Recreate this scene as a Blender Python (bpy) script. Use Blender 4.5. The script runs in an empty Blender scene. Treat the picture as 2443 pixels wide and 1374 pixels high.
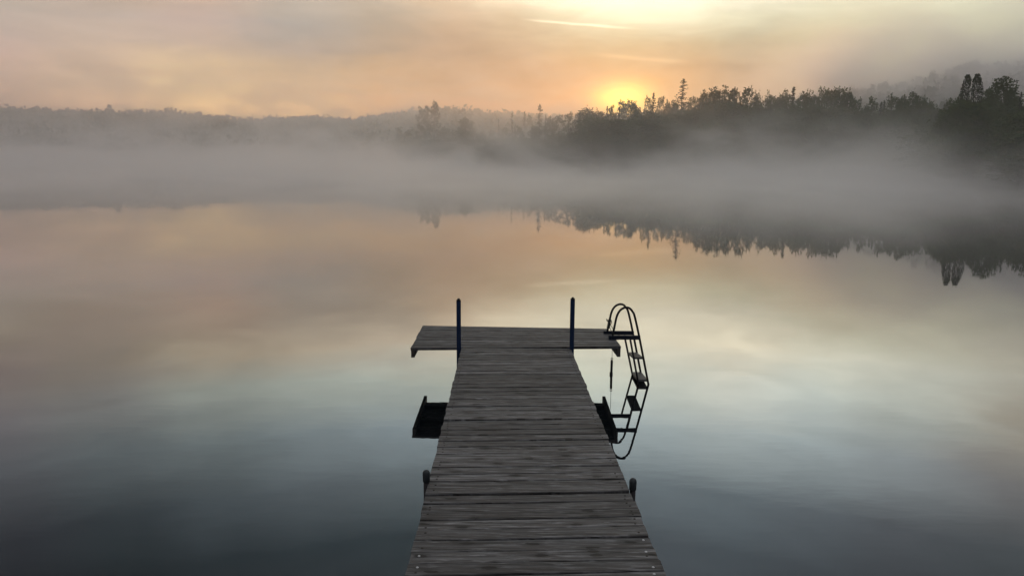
import bpy, math, random
import numpy as np
from mathutils import Vector, Matrix

R = math.radians
SC = bpy.context.scene
COL = SC.collection
random.seed(7)
rng = np.random.default_rng(11)

# ---------------------------------------------------------------- camera
CAM_H = 2.74
PITCH, ROLL, FPX = R(9.85), 0.007, 1800.0
cam_data = bpy.data.cameras.new("camera")
cam = bpy.data.objects.new("camera", cam_data)
COL.objects.link(cam)
fwd = Vector((0, math.cos(PITCH), -math.sin(PITCH)))
up0 = Vector((0, math.sin(PITCH), math.cos(PITCH)))
r0 = Vector((1, 0, 0))
cr, sr = math.cos(ROLL), math.sin(ROLL)
right = cr * r0 + sr * up0
up = -sr * r0 + cr * up0
m = Matrix((right, up, -fwd)).transposed().to_4x4()
m.translation = (0, 0, CAM_H)
cam.matrix_world = m
cam_data.sensor_width = 36.0
cam_data.lens = 36.0 * FPX / 2443.0
cam_data.clip_start = 0.05
cam_data.clip_end = 5000
SC.camera = cam

# ---------------------------------------------------------------- colour management and sampling
SC.view_settings.view_transform = 'Standard'
SC.view_settings.look = 'None'
SC.view_settings.exposure = 0
SC.view_settings.gamma = 1
SC.cycles.volume_bounces = 3
SC.cycles.max_bounces = 6
SC.cycles.diffuse_bounces = 2
SC.cycles.glossy_bounces = 3
SC.cycles.transmission_bounces = 2
SC.cycles.transparent_max_bounces = 32
SC.cycles.use_denoising = True
SC.cycles.volume_step_rate = 1.0
SC.cycles.sample_clamp_indirect = 4.0

# ---------------------------------------------------------------- air
AIR_G = 0.75
HAZE_D = 0.0003
MIST_LAYER = 0.056
MIST_BACK = 0.052
MIST_STEP = 0.2
MIST_BLOBS = [  # centre, radii, density
    ((-190, 350, 12), (240, 160, 38), .0085),
    ((3, 168, 6), (34, 36, 14), .0105),
    ((68, 82, 0), (50, 36, 5.0), .013),
    ((30, 50, 0), (24, 20, 2.5), .016),
    ((32, 126, 3), (15, 10, 5), .013),
    ((47, 114, 3.5), (14, 10, 5), .015),
    ((64, 98, 3), (15, 10, 4), .014),
]

# ---------------------------------------------------------------- node helpers
class NT:
    def __init__(s, tree):
        s.t = tree
    def n(s, kind, **kw):
        nd = s.t.nodes.new(kind)
        for k, v in kw.items():
            setattr(nd, k, v)
        return nd
    def put(s, sock, v):
        if isinstance(v, bpy.types.NodeSocket):
            s.t.links.new(v, sock)
        elif v is not None:
            sock.default_value = v
    def m(s, op, a, b=None, c=None, clamp=False):
        nd = s.n('ShaderNodeMath', operation=op)
        nd.use_clamp = clamp
        for i, v in enumerate((a, b, c)):
            if v is not None:
                s.put(nd.inputs[i], v)
        return nd.outputs[0]
    def v(s, op, a, b=None):
        nd = s.n('ShaderNodeVectorMath', operation=op)
        s.put(nd.inputs[0], a)
        if b is not None:
            s.put(nd.inputs[3] if op == 'SCALE' else nd.inputs[1], b)
        return nd.outputs[1] if op in ('DOT_PRODUCT', 'LENGTH') else nd.outputs[0]
    def noise(s, vec, scale, detail=3, rough=.55, col=False, dist=0.0):
        nd = s.n('ShaderNodeTexNoise')
        s.put(nd.inputs['Vector'], vec)
        nd.inputs['Scale'].default_value = scale
        nd.inputs['Detail'].default_value = detail
        nd.inputs['Roughness'].default_value = rough
        nd.inputs['Distortion'].default_value = dist
        return nd.outputs['Color' if col else 'Fac']
    def step(s, x, a, b, lo=0., hi=1., smooth=True):
        nd = s.n('ShaderNodeMapRange')
        nd.interpolation_type = 'SMOOTHSTEP' if smooth else 'LINEAR'
        s.put(nd.inputs['Value'], x)
        nd.inputs['From Min'].default_value = a
        nd.inputs['From Max'].default_value = b
        nd.inputs['To Min'].default_value = lo
        nd.inputs['To Max'].default_value = hi
        return nd.outputs['Result']
    def mix(s, f, a, b, mode='MIX'):
        nd = s.n('ShaderNodeMix', data_type='RGBA', blend_type=mode)
        s.put(nd.inputs[0], f)
        s.put(nd.inputs[6], a)
        s.put(nd.inputs[7], b)
        return nd.outputs[2]
    def xyz(s, x, y, z):
        nd = s.n('ShaderNodeCombineXYZ')
        for i, v in enumerate((x, y, z)):
            s.put(nd.inputs[i], v)
        return nd.outputs[0]
    def sep(s, vec):
        nd = s.n('ShaderNodeSeparateXYZ')
        s.put(nd.inputs[0], vec)
        return nd.outputs
    def ramp(s, fac, stops, interp='LINEAR'):
        nd = s.n('ShaderNodeValToRGB')
        el = nd.color_ramp.elements
        nd.color_ramp.interpolation = interp
        while len(el) < len(stops):
            el.new(0.5)
        for e, (p, c) in zip(el, stops):
            e.position = p
            e.color = (*c, 1)
        s.put(nd.inputs[0], fac)
        return nd.outputs[0]

# ---------------------------------------------------------------- sky
SUN_AZ, SUN_EL = 8.3, 4.0
SKY_AZ = [-180, -110, -60, -36, -29, -22, -15, -9, -4, 0, 4, 8, 12, 17, 23, 29, 36, 60, 110, 180]
SKY_EL = [0, 4.3, 5.8, 7.4, 9, 11, 13.5, 16.5, 20, 24, 28, 33, 45, 90]
SKY = [
  [(0.1,0.12,0.16),(0.13,0.14,0.17),(0.3,0.26,0.23),(4.41,2.05,1.19),(5.28,2.58,1.18),(6.51,3.37,1.01),(6.11,3.09,0.899),(3.9,1.51,0.334),(2.86,0.911,0.184),(2.61,0.752,0.14),(0.912,0.241,0.0365),(1.13,0.399,0.0596),(0.811,0.378,0.0873),(0.208,0.164,0.13),(0.339,0.313,0.227),(0.638,0.64,0.368),(0.909,0.986,0.564),(0.8,0.9,1.02),(0.13,0.14,0.17),(0.1,0.12,0.16)],
  [(0.146,0.162,0.199),(0.174,0.18,0.209),(0.332,0.291,0.264),(0.892,0.57,0.481),(1.18,0.797,0.486),(1.45,1.01,0.442),(1.03,0.665,0.288),(0.764,0.403,0.139),(0.616,0.286,0.0937),(0.531,0.226,0.0693),(0.566,0.217,0.0496),(0.642,0.325,0.0814),(0.394,0.217,0.0837),(0.257,0.203,0.153),(0.446,0.419,0.269),(0.868,0.884,0.452),(1.28,1.39,0.703),(0.796,0.886,0.998),(0.174,0.18,0.209),(0.146,0.162,0.199)],
  [(0.162,0.176,0.213),(0.189,0.194,0.222),(0.343,0.302,0.276),(0.726,0.502,0.448),(0.901,0.638,0.436),(1.08,0.782,0.413),(0.653,0.481,0.282),(0.567,0.356,0.175),(0.485,0.274,0.128),(0.448,0.246,0.11),(0.504,0.264,0.0973),(0.552,0.325,0.122),(0.413,0.257,0.121),(0.309,0.259,0.187),(0.491,0.487,0.302),(0.908,0.955,0.49),(1.24,1.36,0.71),(0.794,0.881,0.99),(0.189,0.194,0.222),(0.162,0.176,0.213)],
  [(0.179,0.192,0.228),(0.205,0.209,0.237),(0.354,0.314,0.289),(0.6,0.479,0.427),(0.649,0.506,0.405),(0.605,0.468,0.377),(0.394,0.357,0.321),(0.409,0.316,0.229),(0.421,0.281,0.176),(0.473,0.328,0.196),(0.57,0.425,0.237),(0.635,0.499,0.271),(0.574,0.472,0.279),(0.462,0.435,0.303),(0.557,0.589,0.363),(0.864,0.932,0.515),(1.11,1.21,0.697),(0.793,0.875,0.982),(0.205,0.209,0.237),(0.179,0.192,0.228)],
  [(0.196,0.207,0.242),(0.222,0.224,0.251),(0.366,0.326,0.302),(0.55,0.476,0.407),(0.58,0.477,0.409),(0.563,0.439,0.387),(0.423,0.402,0.373),(0.413,0.347,0.271),(0.519,0.364,0.237),(0.686,0.525,0.337),(0.824,0.725,0.477),(0.879,0.843,0.573),(0.845,0.836,0.598),(0.711,0.721,0.525),(0.652,0.694,0.465),(0.807,0.863,0.56),(1.03,1.08,0.734),(0.791,0.87,0.974),(0.222,0.224,0.251),(0.196,0.207,0.242)],
  [(0.217,0.226,0.261),(0.242,0.243,0.269),(0.381,0.341,0.318),(0.507,0.426,0.334),(0.528,0.421,0.338),(0.65,0.473,0.361),(0.577,0.498,0.407),(0.55,0.463,0.362),(0.818,0.623,0.428),(1.12,0.934,0.655),(1.21,1.11,0.826),(1.16,1.12,0.876),(1.13,1.09,0.88),(1.07,1.04,0.816),(1.01,1,0.746),(1.14,1.15,0.86),(1.43,1.39,1.05),(0.789,0.863,0.963),(0.242,0.243,0.269),(0.217,0.226,0.261)],
  [(0.244,0.251,0.284),(0.267,0.266,0.291),(0.399,0.359,0.338),(0.445,0.356,0.326),(0.466,0.394,0.323),(0.806,0.673,0.496),(1.01,0.849,0.629),(1.1,0.935,0.705),(1.44,1.21,0.886),(1.87,1.68,1.24),(1.8,1.71,1.31),(1.78,1.69,1.32),(1.91,1.78,1.37),(1.95,1.79,1.36),(1.69,1.67,1.34),(1.39,1.42,1.19),(1.15,1.11,0.907),(0.786,0.855,0.95),(0.267,0.266,0.291),(0.244,0.251,0.284)],
  [(0.276,0.28,0.311),(0.298,0.294,0.319),(0.421,0.381,0.362),(0.368,0.342,0.363),(0.448,0.454,0.44),(0.716,0.773,0.688),(0.949,1.03,0.907),(1.06,1.16,1.02),(1.11,1.21,1.05),(1.6,1.71,1.42),(1.76,1.89,1.58),(1.68,1.81,1.56),(1.6,1.71,1.5),(1.53,1.59,1.4),(1.5,1.62,1.46),(1.23,1.31,1.16),(0.836,0.769,0.624),(0.783,0.845,0.935),(0.298,0.294,0.319),(0.276,0.28,0.311)],
  [(0.313,0.313,0.343),(0.333,0.327,0.35),(0.447,0.407,0.39),(0.227,0.245,0.27),(0.291,0.346,0.366),(0.391,0.47,0.484),(0.542,0.654,0.688),(0.662,0.811,0.868),(0.676,0.829,0.887),(0.81,0.974,1.01),(1.02,1.21,1.22),(0.96,1.15,1.18),(0.96,1.14,1.17),(1.01,1.16,1.16),(0.945,1.1,1.12),(0.689,0.779,0.803),(0.465,0.466,0.468),(0.78,0.833,0.917),(0.333,0.327,0.35),(0.313,0.313,0.343)],
  [(0.356,0.352,0.38),(0.374,0.364,0.386),(0.476,0.436,0.422),(0.0746,0.0832,0.101),(0.0971,0.126,0.145),(0.18,0.226,0.254),(0.279,0.341,0.378),(0.344,0.425,0.462),(0.353,0.437,0.474),(0.372,0.46,0.501),(0.426,0.53,0.586),(0.42,0.523,0.579),(0.407,0.509,0.564),(0.38,0.477,0.531),(0.329,0.396,0.445),(0.264,0.302,0.339),(0.201,0.234,0.257),(0.776,0.82,0.896),(0.374,0.364,0.386),(0.356,0.352,0.38)],
  [(0.399,0.391,0.417),(0.415,0.401,0.422),(0.505,0.465,0.454),(0.0406,0.0464,0.0553),(0.0433,0.06,0.0679),(0.063,0.0873,0.102),(0.0842,0.117,0.136),(0.0987,0.139,0.16),(0.102,0.142,0.164),(0.118,0.162,0.186),(0.226,0.277,0.32),(0.228,0.279,0.322),(0.224,0.276,0.318),(0.214,0.268,0.308),(0.192,0.234,0.269),(0.158,0.183,0.209),(0.126,0.159,0.173),(0.772,0.807,0.875),(0.415,0.401,0.422),(0.399,0.391,0.417)],
  [(0.452,0.439,0.463),(0.466,0.448,0.467),(0.542,0.502,0.494),(0.0877,0.0919,0.0973),(0.0872,0.0973,0.102),(0.0893,0.102,0.111),(0.0915,0.108,0.119),(0.0926,0.112,0.124),(0.0929,0.112,0.125),(0.0999,0.121,0.136),(0.211,0.242,0.277),(0.218,0.249,0.286),(0.216,0.249,0.285),(0.21,0.249,0.283),(0.199,0.239,0.269),(0.175,0.194,0.219),(0.154,0.175,0.191),(0.767,0.79,0.85),(0.466,0.448,0.467),(0.452,0.439,0.463)],
  [(0.58,0.555,0.573),(0.588,0.56,0.575),(0.63,0.59,0.59),(0.458,0.447,0.459),(0.455,0.445,0.457),(0.451,0.441,0.453),(0.447,0.438,0.45),(0.448,0.44,0.453),(0.465,0.461,0.474),(0.485,0.482,0.496),(0.497,0.495,0.511),(0.506,0.505,0.521),(0.511,0.51,0.527),(0.516,0.515,0.532),(0.522,0.521,0.537),(0.526,0.525,0.541),(0.532,0.53,0.545),(0.755,0.75,0.787),(0.588,0.56,0.575),(0.58,0.555,0.573)],
  [(0.74,0.7,0.71),(0.74,0.7,0.71),(0.74,0.7,0.71),(0.74,0.7,0.71),(0.74,0.7,0.71),(0.74,0.7,0.71),(0.74,0.7,0.71),(0.74,0.7,0.71),(0.74,0.7,0.71),(0.74,0.7,0.71),(0.74,0.7,0.71),(0.74,0.7,0.71),(0.74,0.7,0.71),(0.74,0.7,0.71),(0.74,0.7,0.71),(0.74,0.7,0.71),(0.74,0.7,0.71),(0.74,0.7,0.71),(0.74,0.7,0.71),(0.74,0.7,0.71)],
]

SKY_GAIN = 1.0

world = bpy.data.worlds.new("World")
SC.world = world
world.use_nodes = True
W = NT(world.node_tree)
world.node_tree.nodes.clear()
direc = W.v('NORMALIZE', W.n('ShaderNodeTexCoord').outputs['Generated'])
# cloud turbulence: the banks of cloud are long and flat, so the noise is squeezed vertically
cl = W.v('MULTIPLY', direc, (1.0, 1.0, 3.2))
warp = W.sep(W.v('SUBTRACT', W.noise(cl, 2.6, 5, .58, col=True), (.5, .5, .5)))
fine = W.sep(W.v('SUBTRACT', W.noise(W.v('MULTIPLY', direc, (1.0, 1.0, 5.0)), 6.5, 6, .58, col=True, dist=.8), (.5, .5, .5)))
dx, dy, dz = W.sep(direc)
az = W.m('MULTIPLY', W.m('ARCTAN2', dx, dy), 180 / math.pi)
el = W.m('MULTIPLY', W.m('ARCSINE', dz), 180 / math.pi)
eln = W.m('DIVIDE', W.m('MAXIMUM', el, 0.0), 12.0)
wgt = W.m('MULTIPLY', W.m('MINIMUM', W.m('ADD', eln, 0.35), 1.2), W.step(el, 14, 26, 1, .22))
az_w = W.m('ADD', az, W.m('MULTIPLY', W.m('ADD', W.m('MULTIPLY', warp[0], 9.0), W.m('MULTIPLY', fine[0], 3.0)), wgt))
el_w = W.m('ADD', el, W.m('MULTIPLY', W.m('ADD', W.m('MULTIPLY', warp[1], 4.2), W.m('MULTIPLY', fine[1], 1.8)), wgt))
pos = W.m('DIVIDE', W.m('ADD', az_w, 180.0), 360.0)
SCALE = 8.0
col = None
for i, row in enumerate(SKY):
    c = W.ramp(pos, [((a + 180) / 360.0, [v / SCALE for v in k]) for a, k in zip(SKY_AZ, row)], 'EASE')
    if col is None:
        col = c
    else:
        f = W.step(el_w, SKY_EL[i - 1], SKY_EL[i], smooth=False)
        col = W.mix(f, col, c)
bright = W.m('ADD', 1.0, W.m('ADD', W.m('MULTIPLY', warp[2], .35), W.m('MULTIPLY', fine[2], .48)))
bright = W.m('MULTIPLY', bright, SCALE * SKY_GAIN)
col = W.v('SCALE', col, bright)

def glow(a0, e0, ra, re, colr, k):
    u = W.m('DIVIDE', W.m('SUBTRACT', az, a0), ra)
    v = W.m('DIVIDE', W.m('SUBTRACT', el, e0), re)
    q = W.m('ADD', W.m('MULTIPLY', u, u), W.m('MULTIPLY', v, v))
    g = W.m('MULTIPLY', W.m('EXPONENT', W.m('MULTIPLY', q, -1.0)), k)
    return W.v('SCALE', colr, g)
def streak(p, q, width, colr, k):
    # a thin lit trail of cloud between two directions in the sky
    dxx, dyy = q[0] - p[0], q[1] - p[1]
    L = math.hypot(dxx, dyy)
    ux, uy = dxx / L, dyy / L
    a1 = W.m('SUBTRACT', az, p[0])
    e1 = W.m('SUBTRACT', W.m('ADD', el, W.m('MULTIPLY', fine[0], .35)), p[1])
    s_ = W.m('ADD', W.m('MULTIPLY', a1, ux), W.m('MULTIPLY', e1, uy))
    t_ = W.m('SUBTRACT', W.m('MULTIPLY', e1, ux), W.m('MULTIPLY', a1, uy))
    t_ = W.m('DIVIDE', t_, width)
    g = W.m('EXPONENT', W.m('MULTIPLY', W.m('MULTIPLY', t_, t_), -1.0))
    g = W.m('MULTIPLY', g, W.step(s_, -.3, L * .3))
    g = W.m('MULTIPLY', g, W.step(s_, L * .7, L + 1.2, 1, 0))
    return W.v('SCALE', colr, W.m('MULTIPLY', g, k))
for g in (glow(7.9, 4.1, 1.7, .95, (1.0, .66, .05), 4.0),
          glow(7.4, 4.4, 4.6, 1.7, (1.0, .42, .05), .6),
          glow(8.6, 10.9, 6.5, 1.5, (1.0, .95, .66), .30),
          streak((.4, 9.78), (8.4, 9.1), .075, (1.0, .95, .75), .45),
          streak((5.6, 7.4), (12.5, 6.7), .16, (1.0, .75, .45), .2)):
    col = W.v('ADD', col, g)
sky = W.n('ShaderNodeTexSky')
sky.sky_type = 'NISHITA'
sky.sun_disc = False
sky.sun_elevation = R(SUN_EL)
sky.sun_rotation = R(SUN_AZ)
sky.dust_density = 3.0
bg1 = W.n('ShaderNodeBackground')
W.put(bg1.inputs[0], sky.outputs[0])
bg1.inputs[1].default_value = 0.05
bg2 = W.n('ShaderNodeBackground')
W.put(bg2.inputs[0], col)
bg2.inputs[1].default_value = 1.0
mx = W.n('ShaderNodeMixShader')            # cloud and mist cover nearly all of the clear sky
mx.inputs[0].default_value = 0.96
W.t.links.new(bg1.outputs[0], mx.inputs[1])
W.t.links.new(bg2.outputs[0], mx.inputs[2])
out = W.n('ShaderNodeOutputWorld')
W.t.links.new(mx.outputs[0], out.inputs[0])
world.cycles.sampling_method = 'MANUAL'
world.cycles.sample_map_resolution = 1024

# ---------------------------------------------------------------- sun
sd = bpy.data.lights.new("sun", 'SUN')
sd.energy = 0.5
sd.angle = R(1.5)
sd.color = (1.0, .46, .14)
sun = bpy.data.objects.new("sun", sd)
COL.objects.link(sun)
a_, e_ = R(SUN_AZ), R(SUN_EL)
sun.rotation_euler = Vector((math.sin(a_) * math.cos(e_), math.cos(a_) * math.cos(e_), math.sin(e_))).to_track_quat('Z', 'Y').to_euler()
sun.location = (20, 60, 40)

# ---------------------------------------------------------------- object helpers
def tag(o, label=None, cat=None, group=None, kind=None):
    if label: o['label'] = label
    if cat: o['category'] = cat
    if group: o['group'] = group
    if kind: o['kind'] = kind
    return o
def empty(name, loc, rz=0.0):
    o = bpy.data.objects.new(name, None)
    COL.objects.link(o)
    o.location = loc
    o.rotation_euler = (0, 0, rz)
    return o
def mesh_np(name, V, F, mats, smooth=False, mi=None, attrs=None):
    """V (n,3); F list/array of polys (all quads or all tris arrays, or list of arrays)"""
    me = bpy.data.meshes.new(name)
    V = np.asarray(V, dtype=np.float32)
    if isinstance(F, np.ndarray):
        k = F.shape[1]
        me.vertices.add(len(V))
        me.vertices.foreach_set('co', V.ravel())
        me.loops.add(F.size)
        me.loops.foreach_set('vertex_index', F.astype(np.int32).ravel())
        me.polygons.add(len(F))
        me.polygons.foreach_set('loop_start', np.arange(0, F.size, k, dtype=np.int32))
        me.update(calc_edges=True)
    else:
        me.from_pydata([tuple(map(float, v)) for v in V], [], [tuple(int(i) for i in f) for f in F])
    for mt in (mats if isinstance(mats, (list, tuple)) else [mats]):
        me.materials.append(mt)
    if mi is not None:
        me.polygons.foreach_set('material_index', np.asarray(mi, dtype=np.int32))
    if smooth:
        me.polygons.foreach_set('use_smooth', np.ones(len(me.polygons), dtype=bool))
    for an, (typ, data) in (attrs or {}).items():
        a = me.attributes.new(an, typ, 'POINT')
        a.data.foreach_set('vector' if typ == 'FLOAT_VECTOR' else 'value', np.asarray(data, dtype=np.float32).ravel())
    me.validate()
    return me
def obj(name, me, parent=None, loc=None):
    o = bpy.data.objects.new(name, me)
    COL.objects.link(o)
    if parent: o.parent = parent
    if loc is not None: o.location = loc
    return o

class MB:
    """collects shapes into one mesh"""
    def __init__(s):
        s.V, s.F, s.M = [], [], []
    def add(s, V, F, mi=0):
        b = len(s.V)
        s.V += [tuple(v) for v in V]
        s.F += [tuple(b + i for i in f) for f in F]
        s.M += [mi] * len(F)
    def box(s, c, d, rot=None, mi=0, bev=0.0):
        hx, hy, hz = d[0] / 2, d[1] / 2, d[2] / 2
        b = min(bev, hx * .9, hy * .9, hz * .9)
        if b <= 0:
            P = [(x, y, z) for x in (-hx, hx) for y in (-hy, hy) for z in (-hz, hz)]
            F = [(0, 1, 3, 2), (4, 6, 7, 5), (0, 4, 5, 1), (2, 3, 7, 6), (0, 2, 6, 4), (1, 5, 7, 3)]
        else:
            import bmesh
            bm = bmesh.new()
            bmesh.ops.create_cube(bm, size=1.0)
            bmesh.ops.scale(bm, vec=d, verts=bm.verts)
            bmesh.ops.bevel(bm, geom=list(bm.edges), offset=b, segments=2, affect='EDGES')
            bm.verts.index_update()
            P = [tuple(v.co) for v in bm.verts]
            F = [tuple(v.index for v in f.verts) for f in bm.faces]
            bm.free()
        M_ = rot.to_3x3() if rot else Matrix.Identity(3)
        s.add([Vector(c) + M_ @ Vector(p) for p in P], F, mi)
    def tube(s, pts, r, n=10, mi=0, caps=True):
        pts = [Vector(p) for p in pts]
        rr = r if isinstance(r, (list, tuple)) else [r] * len(pts)
        rings = []
        nrm = None
        for i, p in enumerate(pts):
            t = (pts[min(i + 1, len(pts) - 1)] - pts[max(i - 1, 0)]).normalized()
            if nrm is None:
                nrm = t.orthogonal().normalized()
            nrm = (nrm - t * nrm.dot(t)).normalized()
            b = t.cross(nrm)
            rings.append([p + (nrm * math.cos(a) + b * math.sin(a)) * rr[i] for a in [2 * math.pi * k / n for k in range(n)]])
        V = [v for g in rings for v in g]
        F = []
        for i in range(len(pts) - 1):
            for k in range(n):
                F.append((i * n + k, i * n + (k + 1) % n, (i + 1) * n + (k + 1) % n, (i + 1) * n + k))
        if caps:
            F.append(tuple(reversed(range(n))))
            F.append(tuple((len(pts) - 1) * n + k for k in range(n)))
        s.add(V, F, mi)
    def build(s, name, mats, parent=None, smooth=False):
        me = mesh_np(name, s.V, s.F, mats, smooth, s.M)
        if smooth:
            import bmesh
        return obj(name, me, parent)

def mat(name):
    m_ = bpy.data.materials.new(name)
    m_.use_nodes = True
    m_.node_tree.nodes.clear()
    return m_, NT(m_.node_tree)
def finish(N, bsdf, vol=None):
    o = N.n('ShaderNodeOutputMaterial')
    if bsdf is not None: N.t.links.new(bsdf, o.inputs['Surface'])
    if vol is not None: N.t.links.new(vol, o.inputs['Volume'])
def principled(N, color, rough=.6, metal=0., normal=None, spec=None, ior=None):
    p = N.n('ShaderNodeBsdfPrincipled')
    N.put(p.inputs['Base Color'], color if isinstance(color, bpy.types.NodeSocket) else (*color, 1))
    N.put(p.inputs['Roughness'], rough)
    p.inputs['Metallic'].default_value = metal
    if normal is not None: N.put(p.inputs['Normal'], normal)
    if spec is not None: p.inputs['Specular IOR Level'].default_value = spec
    if ior is not None: p.inputs['IOR'].default_value = ior
    return p
def bump(N, h, strength, dist):
    b = N.n('ShaderNodeBump')
    b.inputs['Strength'].default_value = strength
    b.inputs['Distance'].default_value = dist
    N.put(b.inputs['Height'], h)
    return b.outputs[0]

# ---------------------------------------------------------------- materials
def m_wood(name, dark, light, warm):
    m_, N = mat(name)
    at = N.n('ShaderNodeAttribute'); at.attribute_name = 'wood_co'
    tn = N.n('ShaderNodeAttribute'); tn.attribute_name = 'tone'
    co = at.outputs['Vector']
    tone = tn.outputs['Fac']
    g1 = N.noise(N.v('MULTIPLY', co, (1.0, 22, 1)), 1.9, 6, .66, dist=.7)
    g2 = N.noise(N.v('MULTIPLY', co, (5.0, 110, 1)), 1.2, 4, .65)
    blotch = N.noise(N.v('MULTIPLY', co, (1.3, 5, 1)), 2.4, 5, .6)
    worn = N.noise(N.v('MULTIPLY', co, (2.2, 16, 1)), 2.6, 4, .6)
    # knots: sparse spots with a dark heart
    vor = N.n('ShaderNodeTexVoronoi')
    vor.voronoi_dimensions = '2D'
    N.put(vor.inputs['Vector'], N.v('MULTIPLY', N.v('ADD', co, N.v('SCALE', N.noise(co, 14, 3, col=True), .035)), (3.4, 9.0, 1)))
    vor.inputs['Scale'].default_value = 1.0
    kd = vor.outputs['Distance']
    pick = N.step(N.sep(vor.outputs['Color'])[0], .52, .54, 0, 1)
    knot = N.m('MULTIPLY', N.step(kd, .10, .15, 1, 0), pick)
    halo = N.m('MULTIPLY', N.step(kd, .10, .34, 1, 0), pick)
    base = N.ramp(g1, [(.40, dark), (.50, [(a + b) / 2 for a, b in zip(dark, light)]), (.60, light)])
    base = N.mix(N.m('MULTIPLY', N.step(blotch, .47, .58), .8), base, (*warm, 1))
    pale = N.m('MULTIPLY', N.step(worn, .52, .66), .7)
    base = N.mix(pale, base, (*[min(1, v * 1.75) for v in light], 1))
    val = N.m('MULTIPLY', N.m('ADD', .6, N.m('MULTIPLY', g2, .8)), N.m('ADD', .28, N.m('MULTIPLY', tone, 1.2)))
    base = N.v('SCALE', base, val)
    # thin drying cracks along the grain
    crack = N.step(N.noise(N.v('MULTIPLY', co, (.9, 60, 1)), 1.7, 2, .4, dist=.2), .63, .68, 0, .8)
    base = N.v('SCALE', base, N.m('SUBTRACT', 1.0, crack))
    base = N.v('SCALE', base, N.m('SUBTRACT', 1.0, N.m('MULTIPLY', halo, .40)))
    base = N.v('SCALE', base, N.m('SUBTRACT', 1.0, N.m('MULTIPLY', knot, .88)))
    h = N.m('ADD', N.m('MULTIPLY', g2, .6), N.m('SUBTRACT', g1, N.m('MULTIPLY', crack, 1.2)))
    p = principled(N, base, N.m('ADD', .52, N.m('MULTIPLY', blotch, .3)), normal=bump(N, h, .9, .004), spec=.4)
    finish(N, p.outputs[0])
    return m_
M_DECK = m_wood("weathered_deck_wood", (.016, .0165, .017), (.092, .096, .100), (.047, .046, .045))
M_BEAM = m_wood("dark_beam_wood", (.018, .017, .016), (.045, .042, .038), (.035, .030, .024))

def m_simple(name, c, rough, metal=0., amt=.35, scale=30, spec=None, bmp=.15):
    m_, N = mat(name)
    co = N.n('ShaderNodeTexCoord').outputs['Object']
    n1 = N.noise(co, scale, 4, .6)
    n2 = N.noise(co, scale * .22, 3, .5)
    f = N.m('ADD', 1 - amt, N.m('MULTIPLY', N.m('ADD', n1, n2), amt))
    colr = N.v('SCALE', c, f)
    p = principled(N, colr, N.m('ADD', rough - .1, N.m('MULTIPLY', n2, .25)), metal, normal=bump(N, n1, bmp, .002), spec=spec)
    finish(N, p.outputs[0])
    return m_
M_BLUE = m_simple("dark_blue_painted_steel", (.0020, .010, .034), .6, 0., .5, 25, spec=.08)
M_BLACKPIPE = m_simple("dark_pipe", (.006, .006, .008), .5, .0, .4, 40, spec=.25)
M_NAVY = m_simple("navy_bracket_paint", (.006, .011, .022), .5, 0., .4, 40, spec=.25)
M_CAP = m_simple("grey_plastic_cap", (.022, .028, .031), .6, 0., .6, 60, spec=.3)
M_SCREW_D = m_simple("rusty_screw", (.020, .016, .013), .6, .3)
M_SCREW_L = m_simple("zinc_screw", (.45, .46, .48), .35, .8)
M_TREAD = m_simple("grey_tread", (.055, .058, .06), .5, 0., .5, 40)
M_ROPE = m_simple("dark_rope", (.030, .032, .028), .9, 0., .5, 120)
M_WIRE = m_simple("dull_wire", (.05, .05, .05), .4, .6)
M_BARK = m_simple("bark", (.055, .046, .038), .9, 0., .6, 3)
M_BARK_PALE = m_simple("pale_bark", (.20, .19, .17), .85, 0., .6, 3)

def m_leaf(name, c1, c2, trans=.25):
    m_, N = mat(name)
    gi = N.n('ShaderNodeObjectInfo')
    geo = N.n('ShaderNodeNewGeometry')
    n = N.noise(geo.outputs['Position'], .9, 3, .6)
    r_ = N.m('ADD', N.m('MULTIPLY', gi.outputs['Random'], .5), N.m('MULTIPLY', n, .6))
    c = N.mix(r_, (*c1, 1), (*c2, 1))
    d = N.n('ShaderNodeBsdfDiffuse'); N.put(d.inputs[0], c)
    t = N.n('ShaderNodeBsdfTranslucent'); N.put(t.inputs[0], c)
    x = N.n('ShaderNodeMixShader'); x.inputs[0].default_value = trans
    N.t.links.new(d.outputs[0], x.inputs[1]); N.t.links.new(t.outputs[0], x.inputs[2])
    finish(N, x.outputs[0])
    return m_
M_LEAF = m_leaf("leaf_foliage", (.030, .055, .020), (.075, .105, .040), .35)
M_NEEDLE = m_leaf("needle_foliage", (.018, .034, .018), (.040, .060, .028), .12)

# ---------------------------------------------------------------- terrain
def lerp_tab(x, tab):
    xs = [t[0] for t in tab]; ys = [t[1] for t in tab]
    return np.interp(x, xs, ys)
SHORE = [(-180, 2), (-150, 2.6), (-120, 5), (-95, 16), (-75, 60), (-55, 200), (-42, 300), (-12, 330), (-8.5, 225), (-6, 200), (-3, 185), (2, 165), (6, 146), (12, 147), (18, 142), (22, 138), (26, 122), (29, 104), (31, 98), (36, 86), (48, 60), (65, 30), (85, 12), (110, 5), (150, 2.6), (180, 2)]
CREST_D = [(-180, 200), (-70, 300), (-45, 470), (-9, 480), (0, 440), (8, 380), (14, 300), (20, 250), (45, 235), (90, 200), (180, 200)]
CREST_EL = [(-180, 3.0), (-60, 3.0), (-36, 1.75), (-32, 1.78), (-24, 1.85), (-19.5, 1.45), (-16, 1.7), (-12.5, 1.7), (-9, 2.1), (-5, 2.45), (-2, 2.1), (2, 1.8), (8, 1.7), (14, 1.8), (19, 2.2), (23, 2.7), (27, 3.2), (31, 4.0), (36, 4.0), (60, 4.0), (180, 3.0)]
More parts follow.
